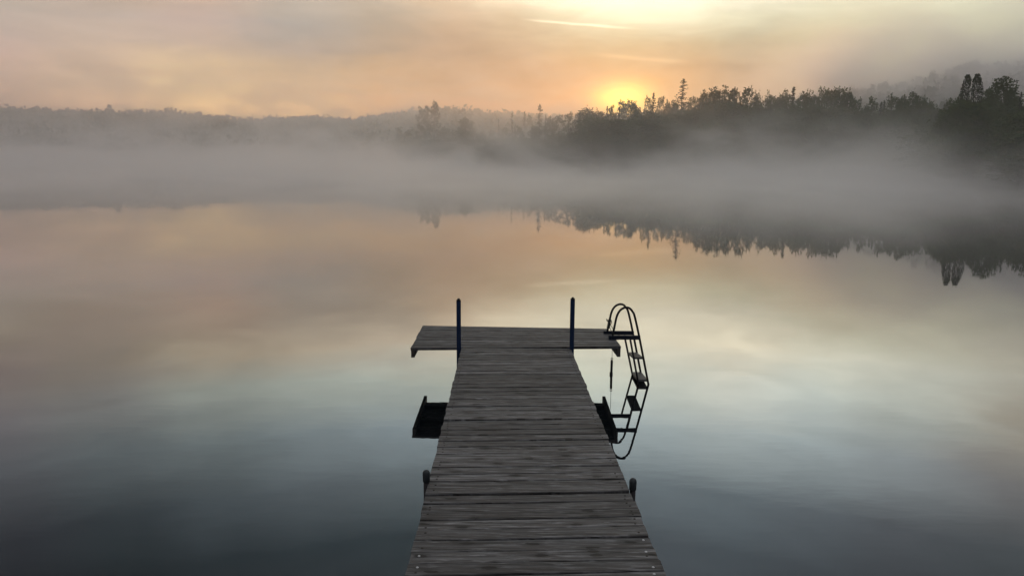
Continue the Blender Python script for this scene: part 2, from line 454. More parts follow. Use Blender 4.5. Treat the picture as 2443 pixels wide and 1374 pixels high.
def smooth(t):
    t = np.clip(t, 0, 1); return t * t * (3 - 2 * t)
def terrain(x, y):
    x = np.asarray(x, float); y = np.asarray(y, float)
    D = np.hypot(x, y) + 1e-6
    a = np.degrees(np.arctan2(x, y))
    Rs = lerp_tab(a, SHORE)
    Cd = np.maximum(lerp_tab(a, CREST_D), Rs + 30)
    Cz = CAM_H + Cd * np.tan(np.radians(lerp_tab(a, CREST_EL)))
    bank = 1.4 * smooth((D - Rs) / np.minimum(14, Rs * .8 + 2))
    hill = (Cz - 1.4) * smooth((D - Rs - 22) / (Cd - Rs - 22)) * (D > Rs + 22)
    wob = .35 * np.sin(x * .11 + 1.3) * np.sin(y * .09) + .9 * np.sin(x * .031 + .5) * np.sin(y * .027 + 2)
    lake = -1.6 * smooth((Rs - D) / np.minimum(9, Rs * .8))
    z = np.where(D > Rs, bank + hill + wob * smooth((D - Rs - 6) / 40), lake)
    return z
def m_ground():
    m_, N = mat("forest_floor")
    co = N.n('ShaderNodeNewGeometry').outputs['Position']
    n1 = N.noise(co, .35, 5, .6); n2 = N.noise(co, 3.0, 4, .6)
    c = N.ramp(N.m('ADD', N.m('MULTIPLY', n1, .6), N.m('MULTIPLY', n2, .4)), [(.35, (.030, .034, .018)), (.5, (.045, .055, .024)), (.65, (.070, .062, .040))])
    p = principled(N, c, .95, normal=bump(N, n2, .6, .15), spec=.1)
    finish(N, p.outputs[0])
    return m_
angs = np.concatenate([np.arange(-180, -50, 4.0), np.arange(-50, 50, .8), np.arange(50, 180, 4.0)])
rad = np.concatenate([[0.0], np.geomspace(1.2, 60, 26), np.arange(64, 300, 5.0), np.arange(300, 620, 12.0), [660, 720, 800]])
A, RR = np.meshgrid(np.radians(angs), rad, indexing='ij')
X = RR * np.sin(A); Y = RR * np.cos(A)
Z = terrain(X, Y)
na, nr = X.shape
idx = np.arange(na * nr).reshape(na, nr)
nx = np.roll(idx, -1, axis=0)
F = np.stack([idx[:, :-1].ravel(), idx[:, 1:].ravel(), nx[:, 1:].ravel(), nx[:, :-1].ravel()], 1)[:, ::-1]
me = mesh_np("ground", np.stack([X.ravel(), Y.ravel(), Z.ravel()], 1), np.ascontiguousarray(F), m_ground(), smooth=True)
tag(obj("ground", me), kind='structure')

# ---------------------------------------------------------------- water
def m_water():
    m_, N = mat("lake_water")
    co = N.n('ShaderNodeNewGeometry').outputs['Position']
    D = N.v('LENGTH', co)
    # a few slow, very low swells far out and faint crinkles close by
    a = N.noise(N.v('MULTIPLY', co, (.35, 1.6, 1)), 1.0, 2, .5)
    b = N.noise(N.v('MULTIPLY', co, (1.6, 5.0, 1)), 1.4, 3, .5)
    c = N.noise(N.v('MULTIPLY', co, (.03, .09, 1)), 1.0, 2, .5)
    near = N.step(D, 6, 60, 1, .25)
    h = N.m('ADD', N.m('MULTIPLY', a, .00012), N.m('MULTIPLY', b, .00032))
    h = N.m('MULTIPLY', h, near)
    h = N.m('ADD', h, N.m('MULTIPLY', c, .002))
    nm = bump(N, h, 1.0, 1.0)
    p = principled(N, (.0035, .006, .008), .0, normal=nm, ior=WATER_IOR)
    g = N.n('ShaderNodeBsdfGlossy')
    g.inputs['Color'].default_value = (.92, .92, .92, 1)
    g.inputs['Roughness'].default_value = 0
    N.put(g.inputs['Normal'], nm)
    x = N.n('ShaderNodeMixShader')
    x.inputs[0].default_value = .20
    N.t.links.new(p.outputs[0], x.inputs[1]); N.t.links.new(g.outputs[0], x.inputs[2])
    finish(N, x.outputs[0])
    return m_
WATER_IOR = 1.6
wa = np.radians(np.arange(0, 360, 3.0))
wr = np.array([0, 30, 120, 430.0])
V = [(0, 0, 0)] + [(r * math.sin(a), r * math.cos(a), 0) for r in wr[1:] for a in wa]
n = len(wa)
F = [(0, 1 + (k + 1) % n, 1 + k) for k in range(n)]
for i in range(2):
    for k in range(n):
        F.append((1 + i * n + k, 1 + i * n + (k + 1) % n, 1 + (i + 1) * n + (k + 1) % n, 1 + (i + 1) * n + k))
tag(obj("water", mesh_np("water", V, F, m_water())), kind='structure')

# ---------------------------------------------------------------- dock
def zdock(y):                       # walkway falls gently from the bank to the platform
    return .565 + .0345 * (8.45 - y)
def xleft(y):
    return -.577 + .0141 * (8.4 - y)
XW = 1.262
def zplat(x, y):                    # the platform sags a little at its far right corner
    u = (x + 1.17) / 2.44; v = (y - 8.5) / 1.2
    return (.553 + .035 * u) * (1 - v) + (.540 - .020 * u) * v
class Planks:
    def __init__(s):
        s.V, s.F, s.M, s.co, s.tone = [], [], [], [], []
        s.pid = 0
    def plank(s, xl, xr, near, far, z, th=.030, seg=9, tone=None, lift=0.0, tilt=0.0, bow=0.0):
        """near(x), far(x): y of its two edges; z(x,y): top height"""
        s.pid += 1
        tone = random.uniform(.25, .95) if tone is None else tone
        bv = .0035
        base = len(s.V)
        oy = s.pid * 1.37
        ox = random.uniform(0, 40)
        ph = random.uniform(0, 6)
        for i in range(seg + 1):
            t = i / seg
            x = xl + (xr - xl) * t
            y0, y1 = near(x), far(x)
            w0 = .0016 * math.sin(x * 7 + ph) + random.uniform(-.0008, .0008)
            w1 = .0016 * math.sin(x * 6 + ph * 2) + random.uniform(-.0008, .0008)
            y0 += w0; y1 += w1
            dz = lift + bow * math.sin(math.pi * t) + tilt * (t - .5)
            cup = .0012
            prof = [(y0, -th), (y0, -bv), (y0 + bv, 0), ((y0 + y1) / 2, -cup), (y1 - bv, 0), (y1, -bv), (y1, -th)]
            for (yy, zz) in prof:
                s.V.append((x, yy, z(x, yy) + zz + dz))
                s.co.append((x + ox, yy + oy, 0))
                s.tone.append(tone)
        k = 7
        for i in range(seg):
            for j in range(k):
                a, b = base + i * k + j, base + i * k + (j + 1) % k
                s.F.append((a, b, b + k, a + k)); s.M.append(0)
        s.F.append(tuple(base + j for j in range(k))[::-1]); s.M.append(0)
        s.F.append(tuple(base + seg * k + j for j in range(k))); s.M.append(0)
    def screw(s, x, y, z, r=.0048, light=False):
        base = len(s.V); n = 8
        for rr, zz in ((r, -.001), (r * .8, .0014)):
            for q in range(n):
                s.V.append((x + rr * math.cos(q * 2 * math.pi / n), y + rr * math.sin(q * 2 * math.pi / n), z + zz))
                s.co.append((x, y, 0)); s.tone.append(.5)
        for q in range(n):
            s.F.append((base + q, base + (q + 1) % n, base + n + (q + 1) % n, base + n + q)); s.M.append(2 if light else 1)
        s.F.append(tuple(base + n + q for q in range(n))); s.M.append(2 if light else 1)
    def build(s, name, parent):
        me = mesh_np(name, s.V, s.F, [M_DECK, M_SCREW_D, M_SCREW_L], False, s.M,
                     {'wood_co': ('FLOAT_VECTOR', s.co), 'tone': ('FLOAT', s.tone)})
        return obj(name, me, parent)

dock = empty("dock", (0.0, 8.5, 0.0))
tag(dock, "weathered grey wooden dock with a T-shaped end platform reaching over calm misty water", "dock")
def kid(o):
    o.parent = dock
    o.matrix_parent_inverse = Matrix.Translation((0, -8.5, 0))
    return o
def skew(y):
    return .070 * float(smooth((8.5 - y) / .9))
def edge_fn(yc):
    # the boards were not laid quite square to the walkway
    def f(x, yc=yc):
        return yc + skew(yc) * (x - xleft(yc)) / XW
    return f
# measured joints near the viewer, then regular boards
joints = [8.492]
y = 8.492
while y > 4.42:
    y -= random.gauss(.124, .007)
    joints.append(y)
joints[-1] = 4.335
gaps = {}
y = 4.306
near_w = [.118, .108, .112, .122, .124, .126, .122, .118, .124, .120, .126]
k = 0
start2 = y
joints2 = [y]
while y > -2.05:
    y -= near_w[k] if k < len(near_w) else random.gauss(.124, .006)
    joints2.append(y); k += 1
def lay(joints, pl, shift=0.0):
    for i in range(len(joints) - 1):
        far_y, near_y = joints[i], joints[i + 1]
        g = random.choice([.007, .009, .012, .016])
        wedge = random.uniform(-.003, .004)
        fN, fF = edge_fn(near_y), edge_fn(far_y)
        def near(x, fN=fN, g=g, wedge=wedge): return fN(x) + g * .5 + wedge * (x + .5)
        def far(x, fF=fF, g=g): return fF(x) - g * .5
        ym = (far_y + near_y) / 2
        xl = xleft(ym) + random.uniform(-.0045, .0045) + shift
        xr = xleft(ym) + XW + random.uniform(-.0045, .0045) + shift
        lift = random.uniform(-.003, .0035)
        tilt = random.uniform(-.005, .005)
        pl.plank(xl, xr, near, far, lambda x, y: zdock(y), seg=10, lift=lift, tilt=tilt, bow=random.uniform(-.002, .001))
        for sx in (.045, XW - .045):
            for q in (.27, .73):
                xs = xleft(ym) + sx + random.uniform(-.008, .008)
                ys = near(xs) + (far(xs) - near(xs)) * q + random.uniform(-.008, .008)
                t = (xs - xl) / (xr - xl)
                if random.random() < .7:
                    pl.screw(xs, ys, zdock(ys) + lift + tilt * (t - .5) + .0002, r=.0075 if ym < 5.2 else .006, light=(ym < 3.75 and random.random() < .75))
pl = Planks(); lay(joints, pl)
kid(tag(pl.build("walkway_decking", None), "far section of grey walkway boards, nearer the platform"))
pl = Planks(); lay(joints2, pl, .002)
kid(tag(pl.build("walkway_decking", None), "near section of grey walkway boards, below the wide dark joint"))
# platform
PXL, PXR = -1.17, 1.27
pl = Planks()
pj = [8.500, 8.62, 8.745, 8.875, 9.00, 9.13, 9.255, 9.385, 9.51, 9.70]
pj = list(np.linspace(8.500, 9.685, 10))
for i in range(9):
    a, b = pj[i], pj[i + 1]
    def near(x, a=a): return a + .005 + (0.045 - (x + 1.17) * .012) * (a - 8.5) / 1.2
    def far(x, b=b): return b - .005 + (0.045 - (x + 1.17) * .012) * (b - 8.5) / 1.2
    lift = random.uniform(-.002, .002)
    pl.plank(PXL + random.uniform(-.005, .005), PXR - .012 * i / 9 + random.uniform(-.005, .005), near, far, zplat, th=.030, seg=16,
             lift=lift, tilt=random.uniform(-.003, .003), tone=random.uniform(.35, .95))
    for xs in (-1.145, -.60, .0, .62, 1.235):
        for q in (.3, .7):
            ys = near(xs) + (far(xs) - near(xs)) * q
            if random.random() < .6:
                pl.screw(xs + random.uniform(-.01, .01), ys, zplat(xs, ys) + lift + .0005)
kid(tag(pl.build("platform_decking", None), "crosswise boards of the end platform"))
# beams
def beam(name, p, q, w, h, label=None):
    """p,q = top centre ends"""
    p, q = Vector(p), Vector(q)
    d = q - p
    L = d.length
    n = max(2, int(L / .3))
    V, F, co = [], [], []
    side = Vector((d.y, -d.x, 0)).normalized() * w / 2
    for i in range(n + 1):
        c = p + d * (i / n)
        for sgn, zz in ((-1, 0), (1, 0), (1, -h), (-1, -h)):
            v = c + side * sgn + Vector((0, 0, zz))
            V.append(tuple(v)); co.append((i / n * L, sgn * .03 + zz, 0))
    for i in range(n):
        for j in range(4):
            a, b = i * 4 + j, i * 4 + (j + 1) % 4
            F.append((a, b, b + 4, a + 4))
    F.append((3, 2, 1, 0)); F.append(tuple(n * 4 + j for j in range(4)))
    me = mesh_np(name, V, F, M_BEAM, False, None, {'wood_co': ('FLOAT_VECTOR', co), 'tone': ('FLOAT', [.5] * len(V))})
    o = obj(name, me)
    if label: o['label'] = label
    return kid(o)
ZT = -.033
beam("side_beam", (PXL + .022, 8.505, zplat(PXL, 8.5) + ZT), (PXL + .022, 9.72, zplat(PXL, 9.72) + ZT), .038, .085, "dark beam under the left end of the platform")
beam("side_beam", (PXR - .024, 8.505, zplat(PXR, 8.5) + ZT), (PXR - .036, 9.67, zplat(PXR, 9.67) + ZT), .038, .095, "dark beam under the right end of the platform")
for yy in (8.95, 9.45):
    beam("joist", (PXL + .045, yy, zplat(PXL, yy) + ZT - .001), (PXR - .06, yy, zplat(PXR, yy) + ZT - .001), .036, .05)
for sx in (.03, XW - .03):
    beam("stringer", (xleft(4.34) + sx, 4.345, zdock(4.345) + ZT), (xleft(8.4) + sx, 8.47, zdock(8.47) + ZT), .038, .13)
    beam("stringer", (xleft(-2) + sx, -2.05, zdock(-2.05) + ZT), (xleft(4.3) + sx, 4.315, zdock(4.315) + ZT), .038, .13)
for yy in (7.2, 5.9, 4.6, 3.1, 1.7, .3, -1.0):
    beam("cross_beam", (xleft(yy) + .052, yy, zdock(yy) + ZT - .006), (xleft(yy) + XW - .052, yy, zdock(yy) + ZT - .006), .036, .09)
# tall posts beside the platform corner
def tall_post(x, y, ztop, label):
    b = MB()
    b.tube([(x, y, -1.62), (x, y, ztop - .028)], .0262, 14)
    o = kid(b.build("post", M_BLUE, None, True)); o['label'] = label
    c = MB()
    c.tube([(x, y, ztop - .0285), (x, y, ztop - .014), (x, y, ztop - .013), (x, y, ztop)], [.0262, .0250, .014, .0135], 14)
    ob = c.build("post_cap", M_BLACKPIPE, None, False); ob.parent = o
    k = MB()
    k.box((x + (.012 if x < 0 else -.012), y + .035, .50), (.075, .035, .13), bev=.004)
    k.tube([(x, y - .024, .47), (x, y - .040, .47)], .009, 8)
    ob = k.build("pipe_holder", M_BLUE, None, False); ob.parent = o
tall_post(-.608, 8.452, 1.147, "tall dark blue post on the left side of the walkway end")
tall_post(.693, 8.452, 1.170, "tall dark blue post on the right side of the walkway end")
def capped_post(x, y, ztop, label):
    b = MB()
    b.tube([(x, y, -1.6), (x, y, ztop - .070)], .0185, 14)
    o = kid(b.build("post", M_BLACKPIPE, None, True)); o['label'] = label
    c = MB()
    pts = [(x, y, ztop - .078), (x, y, ztop - .0775)] + [(x, y, ztop - .0235 + .0235 * math.sin(a)) for a in [R(q) for q in range(0, 91, 15)]]
    rr = [.0215, .0225] + [max(.0015, .0235 * math.cos(R(q))) for q in range(0, 91, 15)]
    c.tube(pts, rr, 18)
    ob = c.build("post_cap", M_CAP, None, True); ob.parent = o; ob['label'] = "pale rounded plastic cap"
    k = MB()
    k.box((x + (.02 if x < 0 else -.02), y, ztop - .24), (.055, .06, .12), bev=.004)
    ob = k.build("pipe_holder", M_BLACKPIPE, None, False); ob.parent = o
capped_post(-.534, 4.50, .790, "short post with a pale round cap at the walkway's left edge")
capped_post(.775, 4.50, .745, "short post with a pale round cap at the walkway's right edge")

# ---------------------------------------------------------------- swimming ladder
lad = empty("swim_ladder", (1.25, 9.13, .56))
tag(lad, "dark pipe swimming ladder with two arched handrails at the right end of the dock platform", "ladder")
def lk(o):
    o.parent = lad
    o.matrix_parent_inverse = Matrix.Translation((-1.25, -9.13, -.56))
    return o
def catmull(P, n=6):
    P = [Vector(p) for p in P]
    out_ = []
    for i in range(len(P) - 1):
        a, b, c, d = P[max(i - 1, 0)], P[i], P[i + 1], P[min(i + 2, len(P) - 1)]
        for k in range(n):
            t = k / n
            out_.append(.5 * ((2 * b) + (-a + c) * t + (2 * a - 5 * b + 4 * c - d) * t * t + (-a + 3 * b - 3 * c + d) * t ** 3))
    out_.append(P[-1])
    return out_
def frame(Y, dz, dx, label, far):
    P = [(1.222, Y, .585), (1.245, Y, .72), (1.268, Y, .845), (1.300, Y, .915), (1.340, Y, .950), (1.385, Y, .961), (1.425, Y, .948), (1.458, Y, .910), (1.486, Y, .850), (1.555, Y, .575), (1.684, Y, 0), (1.775, Y, -.40)]
    P = [(x + dx, y_, z + dz) for x, y_, z in P]
    b = MB()
    b.tube(catmull(P, 6), .0135, 12)
    b.tube([(1.443 + dx, Y, .56 + dz), (1.548 + dx * .5, Y, .063 + dz * .5), (1.64, Y, -.40)], .0125, 10)
    o = lk(b.build("rail", M_BLACKPIPE, None, True)); o['label'] = label
    k = MB()
    zc = .590 + dz
    k.box((1.37 + dx, Y, zc), (.385, .032, .050), bev=.003)
    k.box((1.195 + dx, Y, zc - .004), (.030, .050, .050), rot=Matrix.Rotation(R(18), 3, 'Y'), bev=.004)
    k.box((1.235 + dx, Y - .002, zc - .0205), (.12, .062, .006), bev=.001)
    k.tube([(1.205 + dx, Y - .02, zc - .018), (1.205 + dx, Y - .02, zc - .006)], .007, 6)
    k.tube([(1.375 + dx, Y, zc - .03), (1.375 + dx, Y, zc - .018)], .009, 8)
    o = lk(k.build("bracket", M_NAVY, None, False)); o['label'] = ("farther" if far else "nearer") + " dark blue mounting bracket"
frame(8.93, 0, 0, "nearer arched handrail and leg", False)
frame(9.34, -.040, -.012, "farther arched handrail and leg", True)
def tread(zn, zf, xin, xout, label):
    b = MB()
    V = []
    for z_off in (0, -.026):
        V += [(xin, 8.93, zn + z_off), (xout, 8.93, zn + z_off), (xout - .008, 9.34, zf + z_off), (xin - .008, 9.34, zf + z_off)]
    F = [(0, 1, 2, 3), (7, 6, 5, 4), (0, 4, 5, 1), (1, 5, 6, 2), (2, 6, 7, 3), (3, 7, 4, 0)]
    b.add(V, F)
    # raised ribs for grip
    for q in range(5):
        x_ = xin + (xout - xin) * (.12 + q * .19)
        b.tube([(x_, 8.95, zn + .001), (x_ - .008, 9.32, zf + .001)], .0025, 6)
    o = lk(b.build("step", M_TREAD, None, False)); o['label'] = label
tread(.345, .300, 1.490, 1.604, "upper tread of the ladder")
tread(.062, .040, 1.550, 1.672, "lower tread of the ladder just above the water")

# rope tied round the farther handrail
rp = MB()
xr_, yr_ = 1.212, 9.34
for q in range(5):
    zc = .625 + q * .022 + random.uniform(-.004, .004)
    pts = [(xr_ + .001 + (zc - .55) * .17 + .017 * math.cos(a), yr_ + .017 * math.sin(a), zc + .008 * math.sin(a * 2 + q)) for a in [R(t) for t in range(0, 361, 24)]]
    rp.tube(pts, .0055, 6)
rp.tube(catmull([(1.205, 9.325, .70), (1.196, 9.31, .735), (1.205, 9.30, .722), (1.222, 9.318, .69)], 5), .0045, 6)
rp.tube(catmull([(1.245, 9.325, .69), (1.262, 9.32, .705), (1.256, 9.31, .675), (1.235, 9.32, .665)], 5), .0045, 6)
rp.tube(catmull([(1.235, 9.325, .668), (1.262, 9.30, .640), (1.285, 9.27, .590), (1.276, 9.22, .560)], 6), .004, 6)
rp.tube(catmull([(1.228, 9.325, .645), (1.250, 9.28, .600), (1.262, 9.20, .580), (1.255, 9.10, .578)], 6), .004, 6)
o = rp.build("rope", M_ROPE, None, True)
tag(o, "short dark rope knotted round the foot of the ladder's farther handrail", "rope")

# rod hanging on a wire below the right end of the platform
hr = empty("hanging_rod", (1.283, 9.35, .22))
tag(hr, "thin black rod hanging on a wire under the platform's right end, touching the water", "hanging rod")
def hk(o):
    o.parent = hr
    o.matrix_parent_inverse = Matrix.Translation((-1.283, -9.35, -.22))
    return o
b = MB()
b.tube([(1.245, 9.35, .475), (1.283, 9.35, .475), (1.285, 9.35, .44), (1.284, 9.35, .222)], .0028, 6)
hk(b.build("wire", M_WIRE, None, True))
b = MB()
b.tube([(1.284 + .011 * math.cos(a), 9.35, .206 + .017 * math.sin(a)) for a in [R(t) for t in range(0, 361, 20)]], .0045, 6)
hk(b.build("ring", M_BLACKPIPE, None, True))
b = MB()
b.tube([(1.284, 9.35, .188), (1.283, 9.35, .180), (1.282, 9.35, .06), (1.281, 9.35, .03), (1.280, 9.35, .028), (1.280, 9.35, -.02), (1.28, 9.35, -.16)], [.011, .0155, .0155, .0155, .0205, .0205, .0155], 12)
hk(b.build("rod", M_BLACKPIPE, None, True))

# ---------------------------------------------------------------- trees
def leaf_cards(C, size, elong=1.0, flat=0.0, dirs=None):
    """C (n,3) centres -> quads with random orientation"""
    n = len(C)
    u = rng.normal(size=(n, 3)); u[:, 2] *= (1 - flat)
    if dirs is not None: u = dirs + .35 * u
    u /= np.linalg.norm(u, axis=1)[:, None]
    w = rng.normal(size=(n, 3))
    v = np.cross(u, w); v /= np.linalg.norm(v, axis=1)[:, None] + 1e-9
    s = (size * rng.uniform(.6, 1.35, n))[:, None] * .5
    u = u * s * elong; v = v * s
    k = rng.uniform(.4, 1.0, (n, 4, 1))
    P = np.stack([C - u, C - v * k[:, 1], C + u * k[:, 2], C + v * k[:, 3]], 1).reshape(-1, 3)
    return P, np.arange(n * 4).reshape(n, 4)
def trunk_mb(H, r, limbs):
    b = MB()
    bend = [(rng.normal() * .012 * H * t, rng.normal() * .012 * H * t, H * t) for t in (0, .2, .4, .6, .8, .97)]
    bend[0] = (0, 0, -.6)
    b.tube(bend, [r * 1.25, r, r * .8, r * .58, r * .34, r * .08], 7)
    for (p, q, rr) in limbs:
        mid = (Vector(p) + Vector(q)) / 2 + Vector((0, 0, -.12 * (Vector(q) - Vector(p)).length))
        b.tube([p, mid, q], [rr, rr * .7, rr * .25], 5, caps=False)
    return b
def proto_leafy(kind, H=15.0, Wd=7.0):
    # kind: 'round','tall','loose','spiky'
    nclump = {'round': 26, 'tall': 24, 'loose': 17, 'spiky': 30, 'umbrella': 16, 'ragged': 20}[kind]
    lo = {'round': .22, 'tall': .25, 'loose': .40, 'spiky': .25, 'umbrella': .62, 'ragged': .30}[kind]
    C, L = [], []
    for i in range(nclump):
        t = lo + (1 - lo) * ((i + .5) / nclump) ** .9
        prof = {'round': math.sin(math.pi * min(1, (t - lo) / (1 - lo) * .80 + .17)) ** .55,
                'tall': .72 * math.sin(math.pi * min(1, (t - lo) / (1 - lo) * .86 + .12)) ** .7,
                'loose': .9 * math.sin(math.pi * min(1, (t - lo) / (1 - lo) * .80 + .18)) ** .6,
                'spiky': .85 * math.sin(math.pi * min(1, (t - lo) / (1 - lo) * .70 + .22)) ** .6,
                'ragged': .30 + .75 * (1 - t) / (1 - lo),
                'umbrella': 1.0 * math.sin(math.pi * min(1, (t - lo) / (1 - lo) * .62 + .30)) ** .6}[kind]
        a = i * 2.4 + rng.uniform(-.5, .5)
        rad_ = Wd / 2 * prof * math.sqrt(rng.uniform(.12, .80))
        cr_ = H * {'round': .085, 'tall': .075, 'loose': .062, 'spiky': .06, 'umbrella': .065, 'ragged': .05}[kind] * rng.uniform(.7, 1.3)
        c = np.array([math.cos(a) * rad_, math.sin(a) * rad_, t * H - cr_ * .6])
        C.append((c, cr_))
        L.append(((0, 0, max(.15 * H, c[2] - rad_ * 1.0 - .06 * H)), tuple(c), .05 + .05 * (1 - t)))
    pts = []
    for c, r_ in C:
        n_ = int(150 * (r_ / 1.1) ** 2)
        d = rng.normal(size=(n_, 3)); d /= np.linalg.norm(d, axis=1)[:, None]
        rr = r_ * rng.uniform(.35, 1.12, n_) ** .6
        p = c + d * rr[:, None] * np.array([1.1, 1.1, .85])
        pts.append(p)
        # small twigs that break the outline
        for q in range({'spiky': 7, 'loose': 5}.get(kind, 4)):
            dd = rng.normal(size=3); dd[2] = abs(dd[2]) * (1.6 if kind == 'spiky' else .7); dd /= np.linalg.norm(dd)
            m_ = 7
            tt = rng.uniform(.8, 1.75 if kind == 'spiky' else 1.5, m_)
            pts.append(c + dd * r_ * tt[:, None] + rng.normal(size=(m_, 3)) * .10)
    P = np.concatenate(pts)
    P = P[P[:, 2] > .08 * H]
    P[:, 2] *= H / P[:, 2].max()
    V, F = leaf_cards(P, .36, 1.15)
    tb = trunk_mb(H * .93, .17, L)
    return tb, V, F
def proto_spruce(H=15.0, Wd=4.6, ragged=.3, base=.06, droop=.35, shape=.85, shoulder=None):
    pts, dirs = [], []
    L = []
    z = base * H
    while z < H * .985:
        t = (z - base * H) / (H * (1 - base))
        env = (1 - t) ** shape
        if shoulder: env = env * (1 - shoulder * float(smooth((t - .52) / .12)))
        for k in range(7 if t < .8 else 5):
            if rng.uniform() < ragged * .6: continue
            a = rng.uniform(0, 2 * math.pi)
            ln = Wd / 2 * env * rng.uniform(1 - ragged * 1.3, 1.08) + .10
            m_ = max(3, int(ln / .20))
            s = np.linspace(.12, 1, m_)
            dd = np.array([math.cos(a), math.sin(a), 0])
            drop = -droop * s * ln * (1 - .4 * s) + .12 * ln * s ** 3
            p = dd * (s * ln)[:, None] + np.array([0, 0, z]) + np.stack([0 * s, 0 * s, drop], 1)
            p = np.repeat(p, 2, 0) + rng.normal(size=(m_ * 2, 3)) * [.09, .09, .07]
            pts.append(p); dirs.append(np.repeat(dd[None], m_ * 2, 0) + [0, 0, -.25])
            if ln > .9 and rng.uniform() < .35:
                L.append(((0, 0, z), tuple(dd * ln * .8 + np.array([0, 0, z - droop * ln * .5])), .03))
        z += .30 + .10 * (1 - t)
    top = np.stack([rng.normal(size=10) * .03, rng.normal(size=10) * .03, np.linspace(H * .95, H, 10)], 1)
    pts.append(top); dirs.append(np.tile([0, 0, 1.], (10, 1)))
    P = np.concatenate(pts); Dd = np.concatenate(dirs)
    V, F = leaf_cards(P, .26, 1.5, dirs=Dd)
    return trunk_mb(H * .97, .15, L), V, F
def proto_pine(H=13.0, side=1, Wd=3.4):
    """dense long oval top, bare trunk with thin level boughs underneath"""
    pts, dirs, L = [], [], []
    for q in range(1900):
        t = rng.uniform(0, 1)
        prof = math.sin(math.pi * min(1, t * .80 + .16)) ** .7
        a = rng.uniform(0, 2 * math.pi)
        rr = Wd / 2 * prof * math.sqrt(rng.uniform(0, 1))
        x = rr * math.cos(a)
        if x * side < -.28 * Wd: continue
        pts.append([x + side * .12 * Wd, rr * math.sin(a), H * (.60 + .40 * t)]); dirs.append([math.cos(a), math.sin(a), .3])
    for z in np.arange(H * .22, H * .62, .42):
        for k in range(3):
            a = rng.uniform(-.9, .9) + (0 if side > 0 else math.pi) + (math.pi if rng.uniform() < .25 else 0)
            ln = Wd * rng.uniform(.35, .75)
            dd = np.array([math.cos(a), math.sin(a), rng.uniform(-.1, .25)])
            L.append(((0, 0, z), tuple(dd * ln * .95 + np.array([0, 0, z])), .04))
            for c_ in rng.uniform(.45, 1, 3):
                p = dd * ln * c_ + np.array([0, 0, z])
                for m_ in range(16):
                    pts.append(list(p + rng.normal(size=3) * [.26, .26, .11])); dirs.append([dd[0], dd[1], .1])
    V, F = leaf_cards(np.array(pts), .26, 1.4, dirs=np.array(dirs, float))
    return trunk_mb(H * .95, .20, L), V, F

def finish_proto(name, tri, mleaf, mbark):
    tb, V, F = tri
    tm = mesh_np(name + "_trunk", tb.V, tb.F, mbark, True)
    cm = mesh_np(name + "_crown", V, F, mleaf)
    w = 2 * np.percentile(np.abs(V[:, 0]), 97)
    return dict(name=name, tm=tm, cm=cm, H=float(V[:, 2].max()), W=float(w))
PROTO = {}
for kd, n_ in (('round', 4), ('tall', 3), ('loose', 3), ('spiky', 3), ('umbrella', 1)):
    PROTO[kd] = [finish_proto("leafy_tree", proto_leafy(kd), M_LEAF, M_BARK_PALE if kd in ('tall', 'umbrella') else M_BARK) for _ in range(n_)]
PROTO['spruce'] = [finish_proto("spruce_tree", proto_spruce(ragged=r_, shape=s_), M_NEEDLE, M_BARK) for r_, s_ in ((.25, .85), (.45, .95), (.35, .75))]
PROTO['spruce_tall'] = [finish_proto("spruce_tree", proto_spruce(H=18, Wd=4.8, ragged=.6, shape=.72, droop=.25), M_NEEDLE, M_BARK)]
PROTO['spruce_shoulder'] = [finish_proto("spruce_tree", proto_spruce(H=15, Wd=5.0, ragged=.4, shape=.45, shoulder=.55), M_NEEDLE, M_BARK)]
PROTO['spike'] = [finish_proto("spruce_tree", proto_spruce(H=14, Wd=2.0, ragged=.3, shape=.8), M_NEEDLE, M_BARK)]
PROTO['pine_l'] = [finish_proto("pine_tree", proto_pine(side=-1), M_NEEDLE, M_BARK)]
PROTO['pine_r'] = [finish_proto("pine_tree", proto_pine(side=1), M_NEEDLE, M_BARK)]
PROTO['ragged'] = [finish_proto("pine_tree", proto_leafy('ragged', H=16, Wd=6.5), M_NEEDLE, M_BARK)]
cat_of = {'leafy_tree': 'tree', 'spruce_tree': 'spruce', 'pine_tree': 'pine'}

def pix(x, y):
    d = fwd + right * ((x - 1221.5) / FPX) - up * ((y - 687.0) / FPX)
    return math.atan2(d.x, d.y), d.z / math.hypot(d.x, d.y)
NTREE = 0
def place(kind, azr, D, ztop, width, label, group=None):
    """a tree D metres from the camera's foot, its top ztop above the water"""
    global NTREE
    P = random.choice(PROTO[kind])
    x, y = D * math.sin(azr), D * math.cos(azr)
    zg = float(terrain(x, y))
    H_ = ztop - zg
    if H_ < 1.2: return None
    s = H_ / P['H']
    w = (width / P['W']) if width else s * random.uniform(.85, 1.15)
    e = empty(P['name'], (x, y, zg), 0.0)
    e.scale = (w, w, s)
    directed = kind.startswith('pine')
    e.rotation_euler = (0, 0, -azr if directed else random.uniform(0, 6.28))
    for nm, me_ in (('trunk', P['tm']), ('crown', P['cm'])):
        c = bpy.data.objects.new(nm, me_)
        COL.objects.link(c)
        c.parent = e
    tag(e, label, cat_of[P['name']], group)
    NTREE += 1
    return e
DPROF = [(980, 225), (1036, 211), (1110, 205), (1190, 190), (1288, 176), (1404, 156), (1560, 152), (1631, 168), (1740, 153), (1894, 148), (2002, 156), (2060, 148), (2130, 140), (2200, 132), (2270, 116), (2320, 109), (2350, 118), (2394, 130), (2443, 104), (2600, 98)]
SKYL = "the misty skyline"
